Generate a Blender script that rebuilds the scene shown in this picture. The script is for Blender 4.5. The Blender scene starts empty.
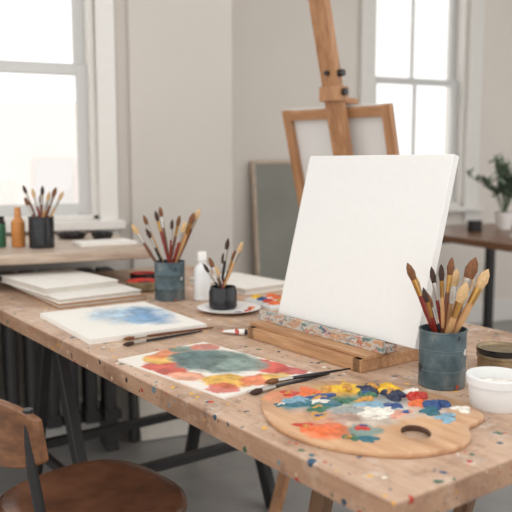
import bpy, math, random
from mathutils import Vector, Matrix
random.seed(7)
rad=math.radians
# ------------------------------------------------------------------ materials
def lin(c):
    return tuple(((x/255)/12.92 if x/255<=0.04045 else (((x/255)+0.055)/1.055)**2.4) for x in c)+(1,)
class N:
    def __init__(s,name):
        s.m=bpy.data.materials.new(name); s.m.use_nodes=True; s.t=s.m.node_tree
        s.b=s.t.nodes['Principled BSDF']; s.tc=None
    def n(s,t,**k):
        x=s.t.nodes.new(t)
        for a,b in k.items(): setattr(x,a,b)
        return x
    def l(s,a,b): s.t.links.new(a,b)
    def obj(s,scale=(1,1,1)):
        if not s.tc: s.tc=s.n('ShaderNodeTexCoord')
        mp=s.n('ShaderNodeMapping'); mp.inputs['Scale'].default_value=scale
        s.l(s.tc.outputs['Object'],mp.inputs[0]); return mp.outputs[0]
    def noise(s,vec,scale,detail=4,rough=.55):
        x=s.n('ShaderNodeTexNoise'); x.inputs['Scale'].default_value=scale; x.inputs['Detail'].default_value=detail
        x.inputs['Roughness'].default_value=rough; s.l(vec,x.inputs['Vector']); return x
    def ramp(s,f,stops):
        r=s.n('ShaderNodeValToRGB'); e=r.color_ramp.elements
        while len(e)<len(stops): e.new(.5)
        for i,(p,c) in enumerate(stops): e[i].position=p; e[i].color=c
        s.l(f,r.inputs[0]); return r.outputs[0]
    def mix(s,f,a,b,mode='MIX'):
        x=s.n('ShaderNodeMix',data_type='RGBA',blend_type=mode)
        if isinstance(f,(int,float)): x.inputs[0].default_value=f
        else: s.l(f,x.inputs[0])
        for i,v in ((6,a),(7,b)):
            if isinstance(v,tuple): x.inputs[i].default_value=v
            else: s.l(v,x.inputs[i])
        return x.outputs[2]
    def bump(s,h,st=.2,d=.002):
        x=s.n('ShaderNodeBump'); x.inputs['Strength'].default_value=st; x.inputs['Distance'].default_value=d
        s.l(h,x.inputs['Height']); s.l(x.outputs[0],s.b.inputs['Normal'])
    def col(s,c):
        if isinstance(c,tuple): s.b.inputs['Base Color'].default_value=c
        else: s.l(c,s.b.inputs['Base Color'])
    def set(s,**k):
        for a,v in k.items(): s.b.inputs[a.replace('_',' ')].default_value=v
        return s
def plain(name,c,rough=.5,metal=0,var=.12,scale=30,bump=0):
    x=N(name); c=lin(c); d=tuple(v*(1-var) for v in c[:3])+(1,); e=tuple(min(1,v*(1+var)) for v in c[:3])+(1,)
    nz=x.noise(x.obj(),scale); x.col(x.ramp(nz.outputs[0],[(.3,d),(.7,e)]))
    x.set(Roughness=rough,Metallic=metal)
    if bump: x.bump(nz.outputs[0],bump)
    return x.m
def wood(name,a,b,axis='y',rough=.5,s=1.0):
    x=N(name); sc={'x':(2*s,22*s,22*s),'y':(22*s,2*s,22*s),'z':(22*s,22*s,2*s)}[axis]
    v=x.obj(sc); nz=x.noise(v,2.2,6,.6); nz2=x.noise(v,9,3)
    c=x.ramp(nz.outputs[0],[(.32,lin(a)),(.68,lin(b))])
    c=x.mix(.22,c,x.ramp(nz2.outputs[0],[(.35,(.3,.2,.13,1)),(.6,(1,1,1,1))]),'MULTIPLY')
    x.col(c); x.set(Roughness=rough); x.bump(nz.outputs[0],.15,.001); return x.m
def blobmat(name,base,blobs,nscale=18,amp=.03,rough=.6,soft=.12,grain=None,tooth=0):
    x=N(name); v=x.obj(); nz=x.noise(v,nscale,4,.6)
    s1=x.n('ShaderNodeVectorMath',operation='SUBTRACT'); x.l(nz.outputs[1],s1.inputs[0]); s1.inputs[1].default_value=(.5,.5,.5)
    s2=x.n('ShaderNodeVectorMath',operation='SCALE'); x.l(s1.outputs[0],s2.inputs[0]); s2.inputs['Scale'].default_value=amp*2
    s3=x.n('ShaderNodeVectorMath',operation='ADD'); x.l(v,s3.inputs[0]); x.l(s2.outputs[0],s3.inputs[1])
    if grain: 
        g=x.noise(x.obj((25,3,25)),3,5); c=x.ramp(g.outputs[0],[(.3,lin(grain[0])),(.7,lin(grain[1]))])
    else:
        g=x.noise(v,8,3); c=x.ramp(g.outputs[0],[(.3,tuple(q*.95 for q in lin(base)[:3])+(1,)),(.7,lin(base))])
    wash=x.noise(v,28,5,.65)
    for (bx,by,rx,ry,co,op) in blobs:
        a=x.n('ShaderNodeVectorMath',operation='SUBTRACT'); x.l(s3.outputs[0],a.inputs[0]); a.inputs[1].default_value=(bx,by,0)
        m=x.n('ShaderNodeVectorMath',operation='MULTIPLY'); x.l(a.outputs[0],m.inputs[0]); m.inputs[1].default_value=(1/rx,1/ry,0)
        le=x.n('ShaderNodeVectorMath',operation='LENGTH'); x.l(m.outputs[0],le.inputs[0])
        mr=x.n('ShaderNodeMapRange'); x.l(le.outputs['Value'],mr.inputs[0])
        mr.inputs[1].default_value=1+soft; mr.inputs[2].default_value=1-soft; mr.inputs[3].default_value=0; mr.inputs[4].default_value=op
        lc=lin(co); dk=tuple(q*.65 for q in lc[:3])+(1,); lt=tuple(min(1,q*1.25+.04) for q in lc[:3])+(1,)
        cc=x.ramp(wash.outputs[0],[(.35,dk),(.65,lt)])
        c=x.mix(mr.outputs[0],c,cc)
    x.col(c); x.set(Roughness=rough); x.bump(nz.outputs[0],.1,.001); return x.m

def flecks(x,c,scale,size,dens,seed,cols):
    v=x.obj((1,1,1)); ad=x.n('ShaderNodeVectorMath',operation='ADD'); x.l(v,ad.inputs[0]); ad.inputs[1].default_value=(seed,seed*.7,seed*.3)
    nz=x.noise(ad.outputs[0],60,2); 
    q=x.n('ShaderNodeVectorMath',operation='SCALE'); x.l(nz.outputs[1],q.inputs[0]); q.inputs['Scale'].default_value=.012
    ad2=x.n('ShaderNodeVectorMath',operation='ADD'); x.l(ad.outputs[0],ad2.inputs[0]); x.l(q.outputs[0],ad2.inputs[1])
    vo=x.n('ShaderNodeTexVoronoi'); vo.inputs['Scale'].default_value=scale; x.l(ad2.outputs[0],vo.inputs['Vector'])
    sep=x.n('ShaderNodeSeparateColor'); x.l(vo.outputs['Color'],sep.inputs[0])
    sz=x.n('ShaderNodeMath',operation='MULTIPLY'); x.l(sep.outputs[1],sz.inputs[0]); sz.inputs[1].default_value=size
    lt=x.n('ShaderNodeMath',operation='LESS_THAN'); x.l(vo.outputs['Distance'],lt.inputs[0]); x.l(sz.outputs[0],lt.inputs[1])
    ls=x.n('ShaderNodeMath',operation='LESS_THAN'); x.l(sep.outputs[0],ls.inputs[0]); ls.inputs[1].default_value=dens
    mu=x.n('ShaderNodeMath',operation='MULTIPLY'); x.l(lt.outputs[0],mu.inputs[0]); x.l(ls.outputs[0],mu.inputs[1])
    r=x.n('ShaderNodeValToRGB'); r.color_ramp.interpolation='CONSTANT'; e=r.color_ramp.elements
    while len(e)<len(cols): e.new(.5)
    for i,cc in enumerate(cols): e[i].position=i/len(cols); e[i].color=lin(cc)
    x.l(sep.outputs[2],r.inputs[0])
    return x.mix(mu.outputs[0],c,r.outputs[0])
PAINTS=[(190,60,40),(40,80,110),(225,170,60),(60,100,80),(235,230,220),(200,100,50),(50,45,45),(120,150,170)]
def tablemat():
    x=N('worktable_wood')
    v=x.obj((14,1.4,14)); n1=x.noise(v,1.8,8,.66); n2=x.noise(x.obj((60,4,60)),3,3); n3=x.noise(x.obj(),5,7,.7)
    c=x.ramp(n1.outputs[0],[(.25,lin((170,138,114))),(.5,lin((196,165,141))),(.75,lin((214,188,166)))])
    c=x.mix(.22,c,x.ramp(n2.outputs[0],[(.3,(.45,.36,.3,1)),(.55,(1,1,1,1))]),'MULTIPLY')
    c=x.mix(.8,c,x.ramp(n3.outputs[0],[(.34,(.50,.42,.37,1)),(.50,(1,1,1,1)),(.66,(1,1,1,1)),(.8,(1.12,1.12,1.12,1))]),'MULTIPLY')
    n4=x.noise(x.obj((1,1,1)),16,6,.72)
    c=x.mix(x.ramp(n4.outputs[0],[(.54,(0,0,0,1)),(.68,(.6,.6,.6,1))]),c,lin((220,208,196)))
    c=x.mix(x.ramp(x.noise(x.obj((1.3,1.1,1)),31,5,.7).outputs[0],[(.57,(0,0,0,1)),(.68,(.6,.6,.6,1))]),c,lin((120,94,78)))
    c=flecks(x,c,34,.27,.34,3,PAINTS); c=flecks(x,c,60,.34,.36,11,PAINTS); c=flecks(x,c,110,.3,.32,17,PAINTS)
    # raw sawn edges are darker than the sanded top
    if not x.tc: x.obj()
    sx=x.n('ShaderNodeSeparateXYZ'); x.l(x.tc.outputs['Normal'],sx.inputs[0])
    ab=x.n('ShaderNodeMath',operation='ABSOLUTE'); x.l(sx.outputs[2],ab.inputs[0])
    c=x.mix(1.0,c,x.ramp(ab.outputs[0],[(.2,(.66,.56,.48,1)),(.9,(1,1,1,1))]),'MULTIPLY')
    x.col(c); x.set(Roughness=.5); x.bump(n1.outputs[0],.3,.0015); return x.m
def paintedtin():
    x=N('paint_stained_tin'); n=x.noise(x.obj(),14,6,.7)
    c=x.ramp(n.outputs[0],[(.3,lin((52,68,76))),(.5,lin((84,102,108))),(.62,lin((120,126,126))),(.75,lin((66,86,98)))])
    c=flecks(x,c,55,.45,.3,5,[(170,80,60),(200,200,195),(45,90,120),(35,40,45)])
    x.col(c); x.set(Roughness=.45,Metallic=.25); return x.m
def ledgemat():
    x=N('paint_crusted_wood'); v=x.obj((1,.45,1)); n=x.noise(v,55,5,.6)
    r=x.ramp(n.outputs[1],[(0,(0,0,0,1)),(1,(1,1,1,1))])
    sp=x.n('ShaderNodeSeparateColor'); x.l(n.outputs[1],sp.inputs[0])
    c=x.ramp(sp.outputs[0],[(.36,lin((70,105,135))),(.42,lin((185,180,175))),(.47,lin((214,206,196))),(.51,lin((160,120,90))),(.55,lin((196,110,96))),(.59,lin((206,198,188))),(.64,lin((90,75,110)))])
    n2=x.noise(x.obj(),26,4)
    c=x.mix(x.ramp(n2.outputs[0],[(.42,(0,0,0,1)),(.5,(.85,.85,.85,1))]),c,x.ramp(sp.outputs[1],[(.4,lin((60,120,120))),(.48,lin((205,200,192))),(.56,lin((170,134,100))),(.62,lin((206,160,120)))]))
    x.col(c); x.set(Roughness=.5); x.bump(n.outputs[0],.5,.002); return x.m

M={}
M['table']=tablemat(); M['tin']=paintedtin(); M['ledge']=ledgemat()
M['wall']=plain('wall_plaster',(202,195,187),.9,var=.03,scale=2)
M['wallf']=plain('alcove_plaster',(220,213,205),.9,var=.03,scale=2)
M['trim']=plain('white_trim_paint',(224,221,216),.5,var=.02)
M['sash']=plain('sash_paint',(206,205,203),.5,var=.02)
M['ceil']=plain('ceiling_paint',(230,226,220),.9,var=.02)
x=N('concrete_floor'); n=x.noise(x.obj(),1.6,8,.65); x.col(x.ramp(n.outputs[0],[(.3,lin((124,123,122))),(.7,lin((166,164,161)))])); x.set(Roughness=.4); M['floor']=x.m
M['ewood']=wood('easel_beech',(154,106,70),(196,148,106),'z',.45)
M['ewoody']=wood('easel_beech_rail',(154,106,70),(196,148,106),'y',.45)
M['twood']=wood('trestle_oak',(104,76,54),(140,106,78),'z',.5)
M['dwood']=wood('pine_light',(168,122,84),(204,162,122),'y',.5)
M['sillw']=wood('counter_wood',(168,146,128),(210,192,174),'x',.5)
M['cwood']=wood('chair_oak',(92,58,36),(136,92,60),'y',.32)
M['leather']=plain('worn_brown_leather',(104,68,49),.26,var=.45,scale=9,bump=.25)
M['black']=plain('black_steel',(44,42,42),.45,.2)
M['metalg']=plain('dark_radiator',(58,56,56),.5,.2)
M['canvas']=plain('primed_canvas',(230,229,226),.85,var=.012,scale=60,bump=.05)
M['paper']=plain('paper_white',(235,231,224),.8,var=.03)
M['paperg']=plain('paper_cream',(206,200,190),.8,var=.05)
M['cover']=plain('kraft_cover',(168,126,92),.7,var=.1)
M['glassblk']=plain('black_glass',(28,30,34),.18)
M['ceram']=plain('white_ceramic',(235,232,228),.3,var=.02)
M['plasticw']=plain('white_plastic',(228,229,228),.35,var=.02)
M['ferr']=plain('ferrule_nickel',(190,185,178),.28,1)
M['gold']=plain('ferrule_brass',(190,150,90),.3,1)
M['br_brown']=plain('bristle_brown',(120,78,48),.8,var=.3,scale=200)
M['br_tan']=plain('bristle_hog',(205,170,125),.8,var=.2,scale=200)
M['br_dark']=plain('bristle_dark',(62,42,34),.8,var=.3,scale=200)
M['h_red']=plain('handle_red',(128,40,32),.25)
M['h_blk']=plain('handle_black',(34,30,32),.25)
M['h_wood']=plain('handle_wood',(198,152,104),.4)
M['h_brn']=plain('handle_walnut',(112,66,42),.35)
M['h_blue']=plain('handle_navy',(40,60,84),.3)
M['copper']=plain('tarnished_tin',(150,132,104),.4,.6,var=.3)
M['orange']=plain('amber_plastic',(204,136,72),.3)
M['leaf']=plain('leaf_green',(100,118,96),.6,var=.25)
M['oldpic']=plain('grey_canvas',(138,138,129),.8,var=.10,scale=3)
M['holew']=plain('dark_hole_wall',(84,56,40),.6)
PC={'teal':(40,100,114),'blue':(36,72,128),'navy':(30,40,68),'yellow':(232,182,44),'red':(190,50,36),'orange':(220,106,52),'green':(52,104,78),'white':(226,220,208),'lblue':(124,162,182),'ochre':(200,144,62),'black':(34,33,36),'pink':(214,150,128),'grey':(144,150,146)}
for k,c in PC.items(): M['p_'+k]=plain('oil_paint_'+k,c,.34,var=.3,scale=90,bump=.3)
g=N('window_glass'); gt=g.n('ShaderNodeBsdfTransparent'); gg=g.n('ShaderNodeBsdfGlossy'); gg.inputs['Roughness'].default_value=.02
gm=g.n('ShaderNodeMixShader'); gm.inputs[0].default_value=.04; g.l(gt.outputs[0],gm.inputs[1]); g.l(gg.outputs[0],gm.inputs[2])
g.l(gm.outputs[0],g.t.nodes['Material Output'].inputs[0]); M['glass']=g.m
# ------------------------------------------------------------------ mesh builder
def align(a,b):
    a=Vector(a); b=Vector(b); d=b-a
    q=d.to_track_quat('Z','Y'); return Matrix.Translation(a)@q.to_matrix().to_4x4(), d.length
class MB:
    def __init__(s): s.v=[];s.f=[];s.m=[];s.sm=[];s.mats=[]
    def mi(s,k):
        if k not in s.mats: s.mats.append(k)
        return s.mats.index(k)
    def add(s,vs,fs,mat,smooth=False,mx=None):
        o=len(s.v); i=s.mi(mat)
        for p in vs:
            p=Vector(p); s.v.append(mx@p if mx else p)
        for f in fs: s.f.append([o+j for j in f]); s.m.append(i); s.sm.append(smooth)
    def box(s,c,d,mat,mx=None,rot=None):
        x,y,z=[q/2 for q in d]; R=Matrix.Translation(c)
        if rot: R=R@rot
        if mx: R=mx@R
        vs=[(i*x,j*y,k*z) for i in(-1,1) for j in(-1,1) for k in(-1,1)]
        s.add(vs,[(0,1,3,2),(4,6,7,5),(0,4,5,1),(2,3,7,6),(0,2,6,4),(1,5,7,3)],mat,False,R)
    def bar(s,a,b,w,t,mat,up=(1,0,0)):
        a=Vector(a);b=Vector(b);d=(b-a).normalized();u=Vector(up);u=(u-d*u.dot(d)).normalized();sd=d.cross(u)
        R=Matrix((sd,u,d)).transposed().to_4x4(); R.translation=(a+b)/2
        s.box((0,0,0),(w,t,(b-a).length),mat,R)
    def lathe(s,prof,mx=None,seg=28,sx=1,sy=1):
        for i in range(len(prof)-1):
            r0,z0,_=prof[i]; r1,z1,m=prof[i+1]
            vs=[];fs=[]
            for j in range(seg):
                a=2*math.pi*j/seg; ca,sa=math.cos(a)*sx,math.sin(a)*sy
                vs+=[(r0*ca,r0*sa,z0),(r1*ca,r1*sa,z1)]
            for j in range(seg):
                k=(j+1)%seg; fs.append((2*j,2*k,2*k+1,2*j+1))
            s.add(vs,fs,m,True,mx)
    def tube(s,pts,r,mat,seg=10):
        pts=[Vector(p) for p in pts]; n=len(pts); vs=[];fs=[]
        up=Vector((0,0,1)) if abs((pts[1]-pts[0]).normalized().z)<.9 else Vector((1,0,0))
        for i,p in enumerate(pts):
            d=(pts[min(i+1,n-1)]-pts[max(i-1,0)]).normalized()
            x=d.cross(up).normalized(); up=x.cross(d).normalized()
            rr=r[i] if isinstance(r,(list,tuple)) else r
            for j in range(seg):
                a=2*math.pi*j/seg; vs.append(p+x*math.cos(a)*rr+up*math.sin(a)*rr)
        for i in range(n-1):
            for j in range(seg):
                k=(j+1)%seg; fs.append((i*seg+j,i*seg+k,(i+1)*seg+k,(i+1)*seg+j))
        fs.append(tuple(range(seg))[::-1]); fs.append(tuple((n-1)*seg+j for j in range(seg)))
        s.add(vs,fs,mat,True)
    def dab(s,cx,cy,z,rx,ry,h,mat,seg=22,rough=.22):
        ph=[random.uniform(0,6.28) for _ in range(4)]
        def rr(a): return 1+rough*(math.sin(2*a+ph[0])*.4+math.sin(3*a+ph[1])*.45+math.sin(5*a+ph[2])*.3)
        rings=[(1,0),(.93,.45),(.72,.8),(.45,.95+random.uniform(-.3,.2)),(.2,1.1)]
        vs=[];fs=[]
        for q,hh in rings:
            for j in range(seg):
                a=2*math.pi*j/seg; k=rr(a)*q; vs.append((cx+rx*k*math.cos(a),cy+ry*k*math.sin(a),z+h*hh*(1+.15*math.sin(4*a+ph[3]*q*3))))
        vs.append((cx,cy,z+h*1.1))
        for i in range(len(rings)-1):
            for j in range(seg):
                k=(j+1)%seg; fs.append((i*seg+j,i*seg+k,(i+1)*seg+k,(i+1)*seg+j))
        b=(len(rings)-1)*seg
        for j in range(seg): fs.append((b+j,b+(j+1)%seg,len(vs)-1))
        s.add(vs,fs,mat,True)
    def brush(s,a,b,h='h_red',br='br_brown',w=.0055,fer='ferr',flat=1.0,bl=.028):
        mx,L=align(a,b); fl=.032
        z2=L-bl; z1=z2-fl
        hw=w*.85
        s.lathe([(0.0005,0,h),(.0018,.002,h),(.0026,L*.25,h),(max(.0032,hw*.9),z1-.03,h),(hw*.8,z1,h)],mx,10)
        s.lathe([(hw*.82,z1,fer),(hw*.86,z1+.004,fer),(hw,z2,fer)],mx,10)
        s.lathe([(hw*.98,z2,br),(w*1.15,z2+bl*.4,br),(w*.8,z2+bl*.75,br),(.0006,L,br)],mx,10,1,flat)
    def obj(s,name,mx=Matrix(),bevel=0,parent=None,sharp=35,seg=2):
        me=bpy.data.meshes.new(name); me.from_pydata([tuple(p) for p in s.v],[],s.f)
        for k in s.mats: me.materials.append(M[k])
        me.polygons.foreach_set('material_index',s.m); me.polygons.foreach_set('use_smooth',[True]*len(s.f))
        import bmesh
        bm=bmesh.new(); bm.from_mesh(me); bmesh.ops.remove_doubles(bm,verts=bm.verts,dist=.00002); bmesh.ops.recalc_face_normals(bm,faces=bm.faces); bm.to_mesh(me); bm.free()
        me.set_sharp_from_angle(angle=rad(sharp)); me.update()
        o=bpy.data.objects.new(name,me); bpy.context.collection.objects.link(o)
        if parent: o.parent=parent; o.matrix_basis=mx
        else: o.matrix_world=mx
        if bevel:
            b=o.modifiers.new('bevel','BEVEL'); b.width=bevel; b.segments=seg; b.limit_method='ANGLE'; b.angle_limit=rad(40)
        return o
def empty(name,mx=Matrix()):
    e=bpy.data.objects.new(name,None); e.empty_display_size=.1; bpy.context.collection.objects.link(e); e.matrix_world=mx; return e
TA=13.3
TM=Matrix.Translation((.483,.714,0))@Matrix.Rotation(rad(TA),4,'Z')
def L(x,y,z=.75,rot=0): return TM@Matrix.Translation((x,y,z))@Matrix.Rotation(rad(rot),4,'Z')
def W(x,y,z=0,rot=0): return Matrix.Translation((x,y,z))@Matrix.Rotation(rad(rot),4,'Z')
# ------------------------------------------------------------------ room
def wall(name,x0,x1,y,th,H,holes,mat='wall'):
    b=MB(); xs=sorted(set([x0,x1]+[h[0] for h in holes]+[h[1] for h in holes]))
    for i in range(len(xs)-1):
        a,c=xs[i],xs[i+1]; hs=[h for h in holes if h[0]<=a+1e-6 and h[1]>=c-1e-6]
        segs=[(0,H)] if not hs else [(0,hs[0][2]),(hs[0][3],H)]
        for z0,z1 in segs: b.box(((a+c)/2,y+th/2,(z0+z1)/2),(c-a,th,z1-z0),mat)
    return b.obj(name)
H=3.3
YN=3.15; YF=4.3
W1=(-.72,.62,.92,2.75); W2=(2.66,3.42,.86,2.75)
wall('wall_back',-3.2,1.22,YN,.22,H,[W1])
wall('wall_alcove',1.0,5.2,YF,.22,H,[W2],'wallf')
b=MB(); b.box((1.11,(YN+.22+YF)/2,H/2),(.22,YF-YN-.22,H),'wallf'); b.obj('wall_return')
b=MB(); b.box((5.3,3.3,H/2),(.2,2.44,H),'wall'); b.obj('wall_right')
b=MB(); b.box((1,1.2,-.05),(8.8,7.4,.1),'floor'); b.obj('floor')
b=MB(); b.box((1,3.4,H+.05),(8.8,2.4,.1),'ceil'); b.obj('ceiling')
b=MB(); b.box((.98-2.09,YN-.01,.08),(4.2,.02,.16),'trim'); b.obj('baseboard_back',bevel=.004)
b=MB(); b.box((3.2,YF-.01,.08),(3.9,.02,.16),'trim'); b.obj('baseboard_alcove',bevel=.004)
b=MB(); b.box((.985,YN-.012,H/2),(.46,.024,H-.01),'wall'); b.obj('trim_pilaster',bevel=.004)
def window(name,w,y,railz,mull,cw=.075):
    x0,x1,z0,z1=w; e=empty(name,W((x0+x1)/2,y,0)); cx=(x1-x0)/2
    b=MB(); c=cw
    for sx in(-1,1): b.box((sx*(cx+c/2),-.015,(z0+z1)/2),(c,.03,z1-z0+2*c),'trim')
    b.box((0,-.015,z1+c/2),(2*cx,.03,c),'trim')
    b.box((0,-.03,z0-.02),(2*cx+2*c+.04,.09,.035),'trim')
    for sx in(-1,1): b.box((sx*(cx-.012),.11,(z0+z1)/2),(.024,.2,z1-z0),'trim')
    b.box((0,.11,z0+.01),(2*cx,.2,.02),'trim'); b.box((0,.11,z1-.01),(2*cx,.2,.02),'trim')
    b.obj('casing',bevel=.003,parent=e)
    b=MB(); s=.045; xi=cx-.024
    for (a,t,yy) in ((z0+.02,railz+.015,.08),(railz-.02,z1-.02,.12)):
        for sx in(-1,1): b.box((sx*(xi-s/2),yy,(a+t)/2),(s,.035,t-a),'sash')
        b.box((0,yy,a+s/2),(2*xi-2*s,.035,s),'sash'); b.box((0,yy,t-s/2),(2*xi-2*s,.035,s*.8),'sash')
        for mx_ in mull: b.box((mx_,yy,(a+t)/2),(.018,.03,t-a-2*s),'sash')
    b.obj('sashes',bevel=.002,parent=e)
    b=MB(); b.box((0,.08,(z0+railz)/2),(2*xi-2*s,.004,railz-z0-2*s),'glass'); b.box((0,.12,(z1+railz)/2),(2*xi-2*s,.004,z1-railz-2*s),'glass'); b.obj('panes',parent=e)
window('window_1',W1,YN,1.545,[0])
window('window_2',W2,YF,1.715,[0],.11)
b=MB(); b.box((-.765,2.77,.853),(2.83,.68,.034),'sillw'); b.obj('window_counter',bevel=.005)
b=MB()
for i in range(19):
    xx=-.75+i*.075
    b.tube([(xx,2.92,.16),(xx,2.92,.7)],.024,'metalg',10); b.tube([(xx,3.0,.16),(xx,3.0,.7)],.024,'metalg',10)
    b.box((xx,2.96,.71),(.055,.13,.05),'metalg'); b.box((xx,2.96,.15),(.055,.13,.05),'metalg')
b.tube([(-.8,2.96,.13),(.65,2.96,.13)],.02,'metalg'); b.tube([(.62,2.96,.70),(.69,2.96,.70),(.70,2.96,.6),(.70,2.96,0)],.016,'metalg')
for xx in(-.75,.60): b.box((xx,2.96,.065),(.05,.14,.13),'metalg')
b.obj('radiator')
M['ext']=plain('facade_pale',(234,224,218),.9,var=.03,scale=.2); M['extw']=plain('facade_windows',(214,210,208),.6)
b=MB(); b.box((-4,24,-3),(26,2,12),'ext')
for i in range(9):
    for j in range(3): b.box((-15+i*2.6,22.98,-6+j*3.2),(1.2,.1,1.8),'extw')
b.obj('neighbouring_building')
# ------------------------------------------------------------------ worktable
e=empty('trestle_worktable',L(0,0,0)); b=MB()
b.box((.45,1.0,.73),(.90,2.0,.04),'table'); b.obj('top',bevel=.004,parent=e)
for k,yc in enumerate((.40,1.58)):
    mt='twood' if k==0 else 'black'; wl=.036 if k==0 else .045; lx0=.30 if k==0 else .18; sp=.21 if k==0 else .27
    b=MB(); b.box((.47,yc,.69),(.78,.05,.04),mt)
    for lx in(lx0,.80):
        for sg in(-1,1): b.bar((lx,yc+sg*.02,.69),(lx+(.03 if lx>.5 else .02),yc+sg*sp,0.0),wl,.032,mt)
        b.bar((lx,yc-.76*sp,.22),(lx,yc+.76*sp,.22),.03,.02,mt)
    for sg in(-1,1): b.bar((lx0,yc+sg*.71*sp,.22),(.8,yc+sg*.71*sp,.22),.03,.03,mt,up=(0,0,1))
    b.obj('trestle_%d'%(k+1),bevel=.003,parent=e)
# ------------------------------------------------------------------ canvas + table easel
e=empty('tabletop_easel',L(.437,.612,.75)); b=MB(); bt=rad(14.5)
for y in(-.175,.175): b.box((.075,y,.013),(.31,.024,.026),'dwood')
b.box((-.068,0,.013),(.024,.37,.026),'dwood'); b.box((.22,0,.013),(.024,.33,.026),'dwood')
b.box((-.045,0,.03),(.05,.385,.008),'dwood')
for y in(-.15,.15): b.box((-.005,y,.035),(.04,.03,.02),'dwood')
b.obj('base',bevel=.0015,parent=e)
b=MB(); b.box((-.012,.0,.0405),(.036,.40,.013),'ledge'); b.box((-.032,.0,.046),(.008,.40,.024),'ledge'); b.obj('paint_ledge',bevel=.001,parent=e)
b=MB()
up=Vector((math.sin(bt),0,math.cos(bt)))
o=Vector((.034,0,.03))
for y in(-.05,.05): b.bar(o+Vector((0,y,0)),o+up*.385+Vector((0,y,0)),.02,.015,'dwood')
b.bar(o+up*.25,(.21,0,.03),.02,.012,'dwood')
b.bar(o+up*.36+Vector((0,-.06,0)),o+up*.36+Vector((0,.06,0)),.02,.015,'dwood'); b.obj('mast',bevel=.0015,parent=e)
CM=L(.442,.570,.798)@Matrix.Rotation(bt,4,'Y')
b=MB(); b.box((0,0,.191),(.018,.425,.382),'canvas'); b.obj('blank_canvas',CM,bevel=.0015)
# ------------------------------------------------------------------ big studio easel behind the table
e=empty('studio_easel',L(1.145,1.335,0,12)); b=MB(); tb=math.tan(rad(16.5))
def mp(z,y=0,dx=0): return Vector((-tb*(z-1.2)+dx,y,z))
b.bar(mp(.35),mp(2.35),.066,.03,'ewood'); 
for y in(-.28,.28):
    b.bar(mp(1.12,y*.12,.03),(.36,y,.0),.035,.025,'ewood')
b.bar(mp(.5,0,.0),(.20,0,.42),.04,.03,'ewood')
b.bar(mp(.95,0,-.03),(-.36,.0,0),.035,.025,'ewood')
b.bar((.20,-.2,.35),(.20,.2,.35),.04,.025,'ewoody',up=(0,0,1))
b.bar(mp(.86,-.24,.06),mp(.86,.24,.06),.03,.06,'ewoody',up=(1,0,0))
b.box(mp(1.385),(.06,.080,.05),'ewood'); b.box(mp(1.365,0,.05),(.10,.06,.02),'ewood')
b.obj('frame',bevel=.002,parent=e)
b=MB()
for z,y in((1.45,.0),(1.39,.0)):
    p=mp(z,-.0335); b.tube([p,p+Vector((0,-.02,0))],.012,'h_blk',12); p=mp(z,0,-.016); b.tube([p,p+Vector((-.012,0,0))],.008,'h_blk',12)
b.obj('screws',parent=e)
SM=e.matrix_world@Matrix.Translation(mp(.885,0.04,.045))@Matrix.Rotation(rad(-16.5),4,'Y')
b=MB(); w,h=.228,.48
for y in(-1,1): b.box((0,y*(w-.017),h/2),(.02,.034,h),'ewood')
for z in(.02,h-.02): b.box((0,0,z),(.02,2*w-.068,.034),'ewoody')
b.box((.013,0,h/2),(.003,2*w+.004,h+.004),'canvas'); b.obj('stretched_canvas',SM,bevel=.0015)
b=MB(); LM=W(2.10,4.12,0)@Matrix.Rotation(rad(-7),4,'X')
b.box((0,0,.57),(.62,.02,1.14),'oldpic')
for sx in(-1,1): b.box((sx*.315,0,.57),(.02,.035,1.17),'sillw')
for z in(-.005,1.15): b.box((0,0,z+.0),(.62,.035,.02),'sillw')
b.obj('framed_painting',LM@Matrix.Translation((0,0,.02)))
# ------------------------------------------------------------------ books / pads / painting
def slab(name,x,y,dx,dy,dz,rot,mat,z=.75,pages=None):
    b=MB()
    if pages:
        b.box((0,0,.0015),(dx,dy,.003),mat); b.box((0,0,dz/2),(dx-.006,dy-.006,dz-.004),pages); b.box((0,0,dz-.0015),(dx,dy,.003),mat)
    else: b.box((0,0,dz/2),(dx,dy,dz),mat)
    return b.obj(name,L(x,y,z,rot),bevel=.0008)
slab('sketchbook',.275,1.585,.27,.40,.012,-2,'cover',pages='paperg')
slab('sketchbook',.265,1.59,.26,.38,.014,1,'paper',z=.7623,pages='paperg')
slab('sketchbook',.235,1.645,.24,.33,.022,4,'paper',z=.7766,pages='paperg')
M['blue']=blobmat('watercolour_blue',(238,234,227),[(.04,.02,.09,.10,(160,188,210),.9),(.07,-.03,.05,.08,(96,140,182),.85),(-.0,.07,.05,.05,(176,198,214),.8),(.09,.07,.035,.05,(120,160,195),.7),(.03,-.06,.03,.04,(130,165,196),.7)],16,.055,.75,.4)
b=MB(); b.box((0,0,.006),(.30,.36,.012),'paper'); b.box((0,0,.0125),(.296,.356,.001),'blue'); b.obj('watercolour_pad',L(.19,1.12,.75,-3),bevel=.0006)
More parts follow.
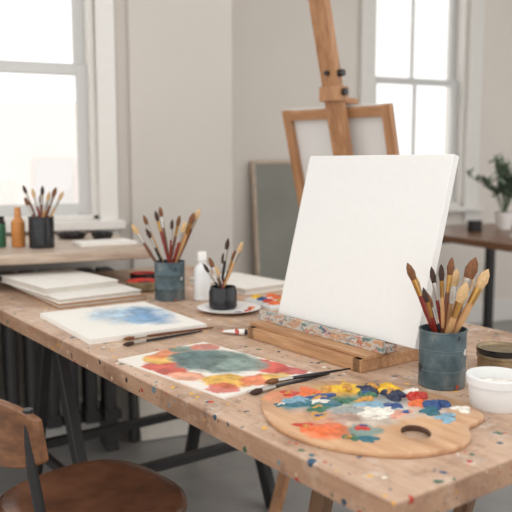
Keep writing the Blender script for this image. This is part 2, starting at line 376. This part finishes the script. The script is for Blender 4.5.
M['ptg']=blobmat('abstract_painting',(236,230,220),[(-.08,.05,.038,.055,(196,70,50),.95),(-.05,.11,.035,.04,(228,180,70),.9),(.0,.135,.06,.03,(220,124,66),.9),(.04,.15,.035,.018,(90,140,130),.85),(.08,.13,.03,.03,(208,94,66),.8),
 (-.05,-.10,.042,.05,(230,176,62),.95),(.0,-.135,.045,.032,(224,122,76),.95),(.075,-.075,.04,.055,(200,66,48),.95),(.09,-.13,.028,.035,(186,56,54),.9),(-.085,-.03,.025,.035,(226,150,114),.85),(-.08,-.13,.028,.028,(196,74,56),.85),(.04,-.14,.03,.02,(230,186,86),.8),
 (.025,.03,.078,.105,(118,140,134),1),(.01,.05,.055,.075,(90,112,110),.9),(.05,-.03,.05,.055,(126,146,138),.85),(.03,.09,.035,.035,(90,120,120),.8)],22,.03,.5,.12)
b=MB(); b.box((0,0,.002),(.225,.34,.004),'paper'); b.box((0,0,.0043),(.221,.336,.0008),'ptg'); b.obj('abstract_painting_sheet',L(.15,.628,.75,6))
slab('sketchbook',.77,1.42,.2,.3,.02,4,'paper',pages='paperg')
b=MB(); b.box((0,0,.004),(.10,.16,.008),'plasticw')
cs=['orange','yellow','red','ochre','blue','orange','yellow','orange']
for i in range(8):
    b.box((-.024+.048*(i%2),-.057+.038*(i//2),.010),(.04,.031,.006),'plasticw'); b.dab(-.024+.048*(i%2),-.057+.038*(i//2),.013,.017,.014,.008,'p_'+cs[i])
b.obj('watercolour_pan_set',L(.655,1.09,.75,-10),bevel=.001)
# paint tubes
for (x,y,r,c) in((.60,.955,35,'p_blue'),(.33,.86,-50,'p_red')):
    b=MB(); T=Matrix.Rotation(rad(90),4,'Y')
    vs=[];n=12;prof=[(0,.0105,.0004),(.012,.0105,.003),(.035,.009,.0065),(.052,.0078,.0078),(.055,.004,.004)]
    fs=[]
    for (xx,ry,rz) in prof:
        for j in range(n): a=6.2832*j/n; vs.append((xx,ry*math.cos(a),rz*math.sin(a)+.0082))
    for i in range(len(prof)-1):
        for j in range(n): k=(j+1)%n; fs.append((i*n+j,i*n+k,(i+1)*n+k,(i+1)*n+j))
    fs.append(tuple(range(n)))
    b.add(vs[:],fs,'ceram',True)
    b.lathe([(.0088,.020,c),(.0092,.021,c),(.0090,.030,c),(.0086,.031,c)],Matrix.Translation((.01,0,.0082))@T@Matrix.Diagonal((.72,1,1,1)),14)
    b.lathe([(0,.052,'h_blk'),(.006,.052,'h_blk'),(.0055,.066,'h_blk'),(0,.066,'h_blk')],Matrix.Translation((0,0,.0082))@T,12)
    b.obj('paint_tube',L(x,y,.75,r))
# ------------------------------------------------------------------ containers
def can(name,mx,r,h,mat,rim=True,inner=None,seg=36):
    b=MB(); inn=inner or mat; t=.0015
    P=[(0,0,mat),(r-.002,0,mat),(r,.002,mat),(r,h*.3,mat),(r+.0008,h*.31,mat),(r,h*.32,mat),(r,h*.66,mat),(r+.0008,h*.67,mat),(r,h*.68,mat),(r,h-.004,mat),(r+.0015,h-.003,mat),(r+.0015,h,mat),(r-t,h,inn),(r-t,.004,inn),(0,.004,inn)]
    b.lathe(P,seg=seg); return b.obj(name,mx)
def brushes(name,mx,R,specs,zb=.006):
    b=MB()
    for (s,d,z,h,br,w,f) in specs:
        tip=Vector((.806*s+.592*d,-.592*s+.806*d,z)); flat=Vector((tip.x,tip.y,0)); k=min(1,R*.75/max(flat.length,.001))
        base=-flat*k*.8; base.z=zb
        b.brush(base,tip,h,br,w,f,bl=.02+w*2)
    return b.obj(name,mx)
can('paint_tin',L(.425,.285),.042,.105,'tin')
brushes('paintbrushes',L(.425,.285),.036,[(-.068,.0,.225,'h_red','br_brown',.0065,'gold'),(-.05,.03,.20,'h_red','br_tan',.005,'ferr'),(-.045,-.03,.185,'h_red','br_dark',.0045,'gold'),(-.02,.02,.215,'h_red','br_dark',.005,'ferr'),(-.012,-.02,.225,'h_wood','br_dark',.005,'gold'),
 (.012,.0,.235,'h_brn','br_brown',.006,'gold'),(.03,.03,.21,'h_wood','br_tan',.007,'ferr'),(.03,-.035,.195,'h_wood','br_tan',.009,'gold'),(.055,.0,.235,'h_wood','br_brown',.010,'ferr'),(.075,-.01,.215,'h_wood','br_tan',.009,'gold'),(.06,.03,.20,'h_blue','br_tan',.006,'ferr'),(-.03,.0,.17,'h_blk','br_brown',.004,'ferr')])
can('paint_tin',L(.46,1.34),.045,.115,'tin')
brushes('paintbrushes',L(.46,1.34),.039,[(-.11,.0,.225,'h_brn','br_tan',.007,'ferr'),(-.08,.03,.25,'h_wood','br_brown',.006,'ferr'),(-.065,-.02,.215,'h_blk','br_dark',.006,'ferr'),(-.04,.0,.265,'h_red','br_dark',.006,'gold'),(-.03,.03,.275,'h_brn','br_brown',.006,'ferr'),(.01,.0,.24,'h_red','br_dark',.005,'ferr'),(.03,.02,.25,'h_brn','br_brown',.006,'gold'),
 (.05,-.02,.235,'h_red','br_tan',.007,'ferr'),(.075,.0,.26,'h_wood','br_brown',.008,'gold'),(.09,.02,.27,'h_brn','br_tan',.007,'ferr'),(.06,.04,.22,'h_brn','br_dark',.006,'ferr')])
b=MB(); b.lathe([(0,0,'ceram'),(.05,0,'ceram'),(.085,.010,'ceram'),(.088,.012,'ceram'),(.085,.0125,'ceram'),(.052,.004,'ceram'),(0,.004,'ceram')],seg=48)
b.dab(.03,-.055,.006,.015,.012,.003,'p_red'); b.dab(.055,-.03,.0075,.012,.012,.003,'p_orange'); b.dab(-.01,-.06,.006,.012,.01,.003,'p_blue'); b.obj('palette_saucer',L(.50,1.085))
JM=L(.50,1.115,.7545)
b=MB(); r,h=.039,.06
b.lathe([(0,0,'glassblk'),(r-.004,0,'glassblk'),(r,.005,'glassblk'),(r,h-.012,'glassblk'),(r-.003,h-.006,'glassblk'),(r-.003,h,'glassblk'),(r-.006,h,'glassblk'),(r-.006,.006,'glassblk'),(0,.006,'glassblk')],seg=40); b.obj('black_glass_jar',JM)
brushes('paintbrushes',JM,.032,[(-.055,.0,.125,'h_blk','br_dark',.005,'ferr'),(-.04,.02,.14,'h_brn','br_brown',.006,'ferr'),(-.02,-.01,.12,'h_blk','br_tan',.005,'ferr'),(.015,.0,.195,'h_blk','br_dark',.006,'ferr'),(.035,.02,.16,'h_blk','br_brown',.005,'gold'),(.055,.0,.185,'h_wood','br_tan',.006,'ferr'),(.0,.02,.15,'h_red','br_dark',.005,'ferr')],.007)
b=MB(); b.lathe([(0,0,'plasticw'),(.022,0,'plasticw'),(.025,.004,'plasticw'),(.025,.085,'plasticw'),(.022,.098,'plasticw'),(.012,.108,'plasticw'),(.011,.118,'plasticw'),(.0145,.119,'ceram'),(.014,.142,'ceram'),(.012,.145,'ceram'),(0,.145,'ceram')],seg=32); b.obj('white_bottle',L(.53,1.27))
for (x,y,r) in((.47,1.53,.055),(.55,1.68,.045)):
    b=MB(); c='copper' if r>.05 else 'glassblk'; b.lathe([(0,0,c),(r-.006,0,c),(r,.008,c),(r,.030,c),(r-.003,.032,c),(r-.005,.024,'p_red'),(0,.022,'p_red')],seg=36)
    b.dab(.008,0,.022,r*.45,r*.4,.004,'p_black'); b.obj('paint_dish',L(x,y))
b=MB(); r,h=.048,.055; p='plasticw'
b.lathe([(0,0,p),(r*.82,0,p),(r*.86,.003,p),(r*.95,h*.7,p),(r*.95,h*.72,p),(r*1.02,h*.74,p),(r*1.03,h*.97,p),(r*1.0,h,p),(r*.93,h,p),(r*.9,h*.9,p),(r*.8,.006,p),(0,.006,p)],seg=48)
b.lathe([(0,.036,'p_white'),(r*.86,.036,'p_white')],seg=32); b.obj('plastic_tub',L(.400,.150))
b=MB(); r,h=.044,.045; c='copper'
b.lathe([(0,0,c),(r-.002,0,c),(r,.002,c),(r,h*.55,c),(r+.002,h*.6,c),(r+.002,h*.68,c),(r,h*.72,c),(r+.0025,h*.8,'glassblk'),(r+.0025,h,'glassblk'),(r-.002,h,c),(r-.005,h-.005,c),(0,h-.005,c)],seg=44); b.obj('solvent_tin',L(.60,.285))
# ------------------------------------------------------------------ wooden palette
def catmull(P,n=6):
    out=[]; m=len(P)
    for i in range(m):
        p0,p1,p2,p3=[Vector(P[(i+k-1)%m]) for k in range(4)]
        for j in range(n):
            t=j/n; out.append(.5*((2*p1)+(-p0+p2)*t+(2*p0-5*p1+4*p2-p3)*t*t+(-p0+3*p1-3*p2+p3)*t**3))
    return out
OUT=[(.092,.388),(.050,.32),(.032,.25),(.042,.18),(.070,.125),(.112,.082),(.165,.062),(.205,.060),(.24,.076),(.268,.102),(.300,.108),(.328,.12),(.348,.165),(.352,.23),(.340,.30),(.308,.355),(.26,.398),(.20,.425),(.14,.42)]
pc=(.20,.25)
e=empty('painters_palette',L(pc[0],pc[1],.75))
from mathutils.geometry import delaunay_2d_cdt
outer=[Vector((p.x-pc[0],p.y-pc[1])) for p in catmull(OUT)]
hc=(.182-pc[0],.130-pc[1]); ax=rad(-36); nh=32
def hole(k): 
    o=[]
    for i in range(nh):
        a=-2*math.pi*i/nh; u,v=.0205*k*math.cos(a),.0285*k*math.sin(a)
        o.append(Vector((hc[0]+u*math.cos(ax)-v*math.sin(ax),hc[1]+u*math.sin(ax)+v*math.cos(ax))))
    return o
def inner(poly,d):
    o=[];n=len(poly)
    for i in range(n):
        t=(poly[(i+1)%n]-poly[i-1]).normalized(); nn=Vector((t.y,-t.x)); o.append(poly[i]+nn*d)
    return o
area=sum(outer[i-1].x*outer[i].y-outer[i].x*outer[i-1].y for i in range(len(outer)))
sgn=-1 if area>0 else 1
ot=inner(outer,.0015*sgn); ho=hole(1.0); ht=hole(1.06)
co=ot+ht; n1=len(ot); n2=len(ht)
ed=[(i,(i+1)%n1) for i in range(n1)]+[(n1+i,n1+(i+1)%n2) for i in range(n2)]
vv,ee,ff,*_=delaunay_2d_cdt(co,ed,[],0,1e-6)
def inpoly(p,poly):
    c=False;n=len(poly)
    for i in range(n):
        a,b_=poly[i],poly[i-1]
        if (a.y>p.y)!=(b_.y>p.y) and p.x<(b_.x-a.x)*(p.y-a.y)/(b_.y-a.y)+a.x: c=not c
    return c
ff=[f for f in ff if (lambda c: inpoly(c,ot) and not inpoly(c,ht))(sum((vv[i] for i in f),Vector((0,0)))/len(f))]
TH=.009
b=MB()
b.add([(v.x,v.y,TH) for v in vv],ff,'palette_'); b.add([(v.x,v.y,0) for v in vv],[tuple(reversed(f)) for f in ff],'palette_')
def strip(A,za,B,zb,mat):
    n=len(A); b.add([(p.x,p.y,za) for p in A]+[(p.x,p.y,zb) for p in B],[(i,(i+1)%n,n+(i+1)%n,n+i) for i in range(n)],mat,True)
strip(ot,TH,outer,TH-.0015,'palette_'); strip(outer,TH-.0015,outer,.0015,'palette_'); strip(outer,.0015,ot,0,'palette_')
strip(ht,TH,ho,TH-.0012,'holew'); strip(ho,TH-.0012,ho,.001,'holew'); strip(ho,.001,ht,0,'holew')  # thumb hole walls coloured darker brown than the board
M['palette_']=blobmat('palette_surface',(210,170,130),[(-.05,.075,.055,.055,(60,120,130),.9),(-.01,-.02,.075,.055,(196,190,180),.75),(-.06,.13,.045,.035,(226,140,96),.8),(-.115,-.03,.035,.04,(224,110,60),.9),(.05,.02,.045,.055,(120,150,160),.7),(.03,.10,.055,.035,(222,180,90),.8),(-.08,-.075,.03,.02,(70,140,140),.75),(.08,-.06,.035,.04,(200,190,180),.6),(-.07,-.0,.035,.035,(150,90,70),.55),(.09,.06,.03,.04,(60,80,110),.7),(.0,.05,.035,.03,(90,130,110),.7),(-.09,.03,.03,.04,(196,150,120),.6)],26,.035,.35,.2,grain=((180,134,98),(212,172,134)))
b.obj('board',parent=e,sharp=50)
b=MB(); zt=TH
D=[(.152,.324,.034,.032,.004,'teal'),(.135,.345,.020,.022,.005,'lblue'),(.175,.335,.024,.020,.006,'blue'),(.14,.30,.020,.016,.004,'green'),(.183,.375,.024,.018,.004,'orange'),(.150,.385,.018,.014,.003,'red'),
 (.245,.345,.024,.024,.011,'yellow'),(.222,.365,.016,.016,.007,'ochre'),(.270,.318,.023,.021,.012,'navy'),(.250,.30,.018,.015,.008,'green'),(.304,.30,.021,.022,.011,'yellow'),(.283,.268,.022,.020,.012,'navy'),(.318,.262,.015,.015,.009,'white'),(.305,.236,.021,.019,.012,'red'),(.282,.215,.015,.014,.007,'orange'),
 (.30,.192,.022,.020,.011,'blue'),(.270,.178,.018,.015,.007,'teal'),(.268,.145,.018,.015,.005,'lblue'),(.318,.155,.013,.014,.006,'white'),(.082,.221,.022,.026,.004,'orange'),(.068,.248,.012,.014,.003,'red'),(.104,.150,.012,.014,.004,'teal'),(.089,.17,.011,.011,.004,'green'),(.20,.23,.037,.020,.0025,'white'),(.17,.26,.022,.018,.003,'grey'),(.22,.26,.024,.017,.003,'lblue'),(.225,.20,.022,.013,.003,'pink'),(.115,.27,.016,.013,.003,'ochre'),(.235,.285,.016,.012,.005,'ochre'),(.13,.19,.014,.010,.003,'red'),(.245,.235,.016,.012,.004,'blue'),(.20,.30,.018,.014,.004,'green'),(.10,.345,.012,.010,.003,'teal')]
for (x,y,rx,ry,h,c) in D:
    b.dab(x-pc[0],y-pc[1],zt-.0003,rx,ry,h*.75,'p_'+c,rough=.55,seg=30)
    c2=random.choice(['white',c,c,'blue','ochre']); b.dab(x-pc[0]+rx*random.uniform(-.4,.4),y-pc[1]+ry*random.uniform(-.4,.4),zt+h*.35,rx*.5,ry*.4,h*.55,'p_'+c2,rough=.6)
    if random.random()<.6: b.dab(x-pc[0]+rx*random.uniform(-1.3,.9),y-pc[1]+ry*random.uniform(-1.3,.9),zt,rx*.45,ry*.35,h*.3,'p_'+c,rough=.7)
b.obj('paint_dabs',parent=e)
def loose(name,x0,y0,x1,y1,h,br,w,z0=.7535,z1=.7555):
    b=MB(); a=Vector((x0,y0,z0)); c=Vector((x1,y1,z1)); b.brush(a-a,c-a,h,br,w); b.obj(name,TM@Matrix.Translation(a))
loose('paintbrush',.30,.905,.080,.885,'h_blk','br_dark',.0045)
loose('paintbrush',.345,.925,.105,.935,'h_brn','br_brown',.004)
loose('paintbrush',.300,.450,.100,.436,'h_blk','br_dark',.005,.7535,.7555)
loose('paintbrush',.345,.440,.150,.458,'h_blk','br_brown',.005,.7585,.7605)
b=MB(); cols=['red','blue','teal','orange','navy','white','yellow','green','black']
pts=[(.06,.425,.006),(.045,.41,.004),(.03,.45,.005),(.36,.83,.008),(.35,.89,.006),(.34,.80,.006),(.57,1.0,.006),(.33,.50,.005),(.34,.53,.004),(.42,.06,.004),(.43,.05,.004),(.015,.17,.004),(.02,.56,.004)]
for i in range(210): pts.append((random.uniform(.02,.88),random.uniform(.02,1.9),random.uniform(.0015,.0042)))
def clear(x,y):
    for a,b_,c,d in((.34,.69,.40,.82),(.02,.37,.04,.44),(.01,.45,1.35,1.9),(.02,.36,.92,1.32),(.03,.28,.45,.81),(.66,.88,1.25,1.6),(.59,.72,1.0,1.19),(.40,.60,.98,1.19),(.34,.66,.09,.34),(.41,.58,1.23,1.4),(.40,.61,1.46,1.74),(.58,.67,.94,1.02),(.31,.40,.79,.88)):
        if a<x<b_ and c<y<d: return False
    return True
pts=[p for p in pts if clear(p[0],p[1])]
for i,(x,y,r) in enumerate(pts): b.dab(x,y,0,r,r*random.uniform(.7,1.2),r*.3,'p_'+random.choice(cols),seg=12)
b.obj('dried_paint_drops',L(0,0,.7501))
# ------------------------------------------------------------------ items on window counter
can('paint_tin',W(.315,2.60,.8702),.042,.105,'glassblk')
brushes('paintbrushes',W(.315,2.60,.8702),.036,[(-.06,0,.17,'h_brn','br_brown',.006,'ferr'),(-.075,.02,.21,'h_brn','br_dark',.006,'ferr'),(-.03,.0,.20,'h_red','br_tan',.006,'ferr'),(-.01,.02,.18,'h_wood','br_brown',.006,'ferr'),(.01,0,.21,'h_brn','br_dark',.006,'ferr'),(.035,.0,.19,'h_wood','br_tan',.006,'ferr'),(.06,0,.205,'h_brn','br_brown',.007,'ferr'),(.075,.02,.19,'h_wood','br_tan',.006,'ferr')])
b=MB(); b.lathe([(0,0,'orange'),(.021,0,'orange'),(.023,.004,'orange'),(.023,.085,'orange'),(.012,.10,'orange'),(.010,.105,'orange'),(.012,.106,'orange'),(.010,.135,'orange'),(0,.136,'orange')],seg=24); b.obj('amber_bottle',W(.245,2.66,.8702))
b=MB(); b.lathe([(0,0,'p_green'),(.03,0,'p_green'),(.032,.005,'p_green'),(.032,.08,'p_green'),(.028,.09,'h_blk'),(.028,.105,'h_blk'),(0,.105,'h_blk')],seg=28); b.obj('green_jar',W(.175,2.68,.8702))
for (x,y,r,h,c) in((.46,2.88,.055,.025,'h_blk'),(.56,2.80,.04,.03,'glassblk'),(.36,2.95,.035,.04,'plasticw')):
    b=MB(); b.lathe([(0,0,c),(r*.8,0,c),(r,h*.5,c),(r,h,c),(r*.92,h,c),(r*.7,h*.4,c),(0,h*.35,c)],seg=28); b.obj('mixing_bowl',W(x,y,.8702))
b=MB(); b.box((0,0,.006),(.2,.12,.012),'paper'); b.obj('notepad',W(.53,2.62,.8702,8),bevel=.001)
for i,(x,rz,h,c) in enumerate(((.86,0,.40,'paperg'),(.92,0,.5,'cover'),(1.02,0,.34,'oldpic'))):
    b=MB(); b.box((0,0,h/2),(.26,.018,h),c); b.box((0,.0105,h/2),(.22,.003,h-.04),'dwood'); b.obj('leaning_canvas',W(x,3.02-.035*(2-i),0.003)@Matrix.Rotation(rad(-12),4,'X'))
# ------------------------------------------------------------------ second table at right, plant, cup
e=empty('side_table',W(2.85,3.05,0)); b=MB(); b.box((0,0,.76),(.8,1.5,.035),'cwood'); b.obj('top',bevel=.003,parent=e)
b=MB()
for sx in(-1,1):
    for sy in(-1,1): b.box((sx*.35,sy*.69,.371),(.045,.045,.742),'black')
b.box((0,.69,.70),(.66,.03,.06),'black'); b.box((0,-.69,.70),(.66,.03,.06),'black'); b.obj('legs',parent=e)
b=MB(); b.lathe([(0,0,'ceram'),(.04,0,'ceram'),(.055,.10,'ceram'),(.05,.10,'ceram'),(.045,.08,'h_brn'),(0,.08,'h_brn')],seg=28)
for i in range(34):
    a=random.uniform(0,6.28); rr=random.uniform(.05,.22); hh=random.uniform(.16,.34)
    P=[Vector((0,0,.08)),Vector((rr*.35*math.cos(a),rr*.35*math.sin(a),.08+hh*.6)),Vector((rr*math.cos(a),rr*math.sin(a),.08+hh))]
    b.tube(P,.0018,'leaf',5)
    for k in range(12):
        t=.25+.75*k/11; p=P[1].lerp(P[2],(t-.25)/.75); d=Vector((random.uniform(-1,1),random.uniform(-1,1),random.uniform(-.2,.9))).normalized(); sd=d.cross(Vector((0,0,1))).normalized()*.015
        b.add([p,p+d*.025+sd,p+d*.06,p+d*.025-sd],[(0,1,2,3)],'leaf')
b.obj('potted_plant',W(3.0,3.40,.7777))
can('ceramic_mug',W(2.75,3.35,.7777),.04,.06,'h_blk')
b=MB(); b.box((0,0,.01),(.22,.3,.02),'paperg'); b.obj('notepad',W(2.8,2.85,.7777,12),bevel=.001)
# ------------------------------------------------------------------ chair
e=empty('dining_chair',L(-.02,.845,0,6))
n=40; vs=[];fs=[]
def seatr(a):
    c,s_=math.cos(a),math.sin(a); p=2.8; k=(abs(c)**p+abs(s_)**p)**(-1/p); return k*(.185 if c<0 else .185)
rings=[(.93,.418),(.99,.424),(1,.434),(.985,.446),(.93,.452),(.75,.449),(.5,.445),(.25,.443)]
for q,z in rings:
    for j in range(n):
        a=2*math.pi*j/n; r=seatr(a)*q; vs.append((r*math.cos(a)*.98,r*math.sin(a)*(1.0-.06*math.cos(a+math.pi)),z))
vs+= [(0,0,.4425),(0,0,.418)]
for i in range(len(rings)-1):
    for j in range(n): k=(j+1)%n; fs.append((i*n+j,i*n+k,(i+1)*n+k,(i+1)*n+j))
for j in range(n): fs.append(((len(rings)-1)*n+j,(len(rings)-1)*n+(j+1)%n,len(vs)-2)); fs.append(((j+1)%n,j,len(vs)-1))
b=MB(); b.add(vs,fs,'leather',True); b.obj('seat',parent=e,sharp=60)
vs=[];fs=[];m=14
for i in range(m+1):
    t=-1+2*i/m; y=t*.165; x=-.235+.05*t*t
    hh=.068*(1-.40*abs(t)**4)
    for (dx,z) in((0,.665-hh),(.014,.665-hh),(.002,.665+hh),(-.014,.665+hh)): vs.append((x+dx,y,z))
for i in range(m):
    for j in range(4): k=(j+1)%4; fs.append((i*4+j,i*4+k,(i+1)*4+k,(i+1)*4+j))
fs+=[(0,1,2,3),(m*4+3,m*4+2,m*4+1,m*4)]
b=MB(); b.add(vs,fs,'cwood',True); b.obj('backrest',parent=e,bevel=.005)
b=MB()
for sg in(-1,1):
    b.tube([(-.200,sg*.14,.72),(-.195,sg*.14,.6),(-.175,sg*.142,.47),(-.165,sg*.145,.40),(-.19,sg*.15,.2),(-.22,sg*.16,0)],.010,'black')
    b.tube([(-.165,sg*.14,.408),(.13,sg*.14,.408),(.15,sg*.142,.395),(.16,sg*.145,.36),(.195,sg*.16,0)],.010,'black')
b.tube([(-.18,-.145,.25),(-.18,.145,.25)],.008,'black'); b.tube([(.14,-.14,.408),(.14,.14,.408)],.009,'black'); b.obj('legs',parent=e)
# ------------------------------------------------------------------ light / camera
w=bpy.data.worlds.new('World'); bpy.context.scene.world=w; w.use_nodes=True
bg=w.node_tree.nodes['Background']; bg.inputs[0].default_value=(1,.99,.97,1); bg.inputs[1].default_value=1.42
sd=bpy.data.lights.new('soft_daylight','SUN'); sd.energy=.7; sd.angle=rad(40); sd.color=(1,.97,.93)
so=bpy.data.objects.new('soft_daylight',sd); bpy.context.collection.objects.link(so)
so.rotation_euler=Vector((.70,-.30,-.55)).to_track_quat('-Z','Y').to_euler()
sc=bpy.context.scene; sc.view_settings.view_transform='Standard'; sc.view_settings.exposure=0
cd=bpy.data.cameras.new('camera'); cd.lens=746/512*36; cd.sensor_width=36
cam=bpy.data.objects.new('camera',cd); bpy.context.collection.objects.link(cam)
cam.location=(0,0,1.15); cam.rotation_euler=(rad(83),0,rad(-23)); cd.clip_start=.05
cd.dof.use_dof=True; cd.dof.focus_distance=1.45; cd.dof.aperture_fstop=4.0
sc.camera=cam
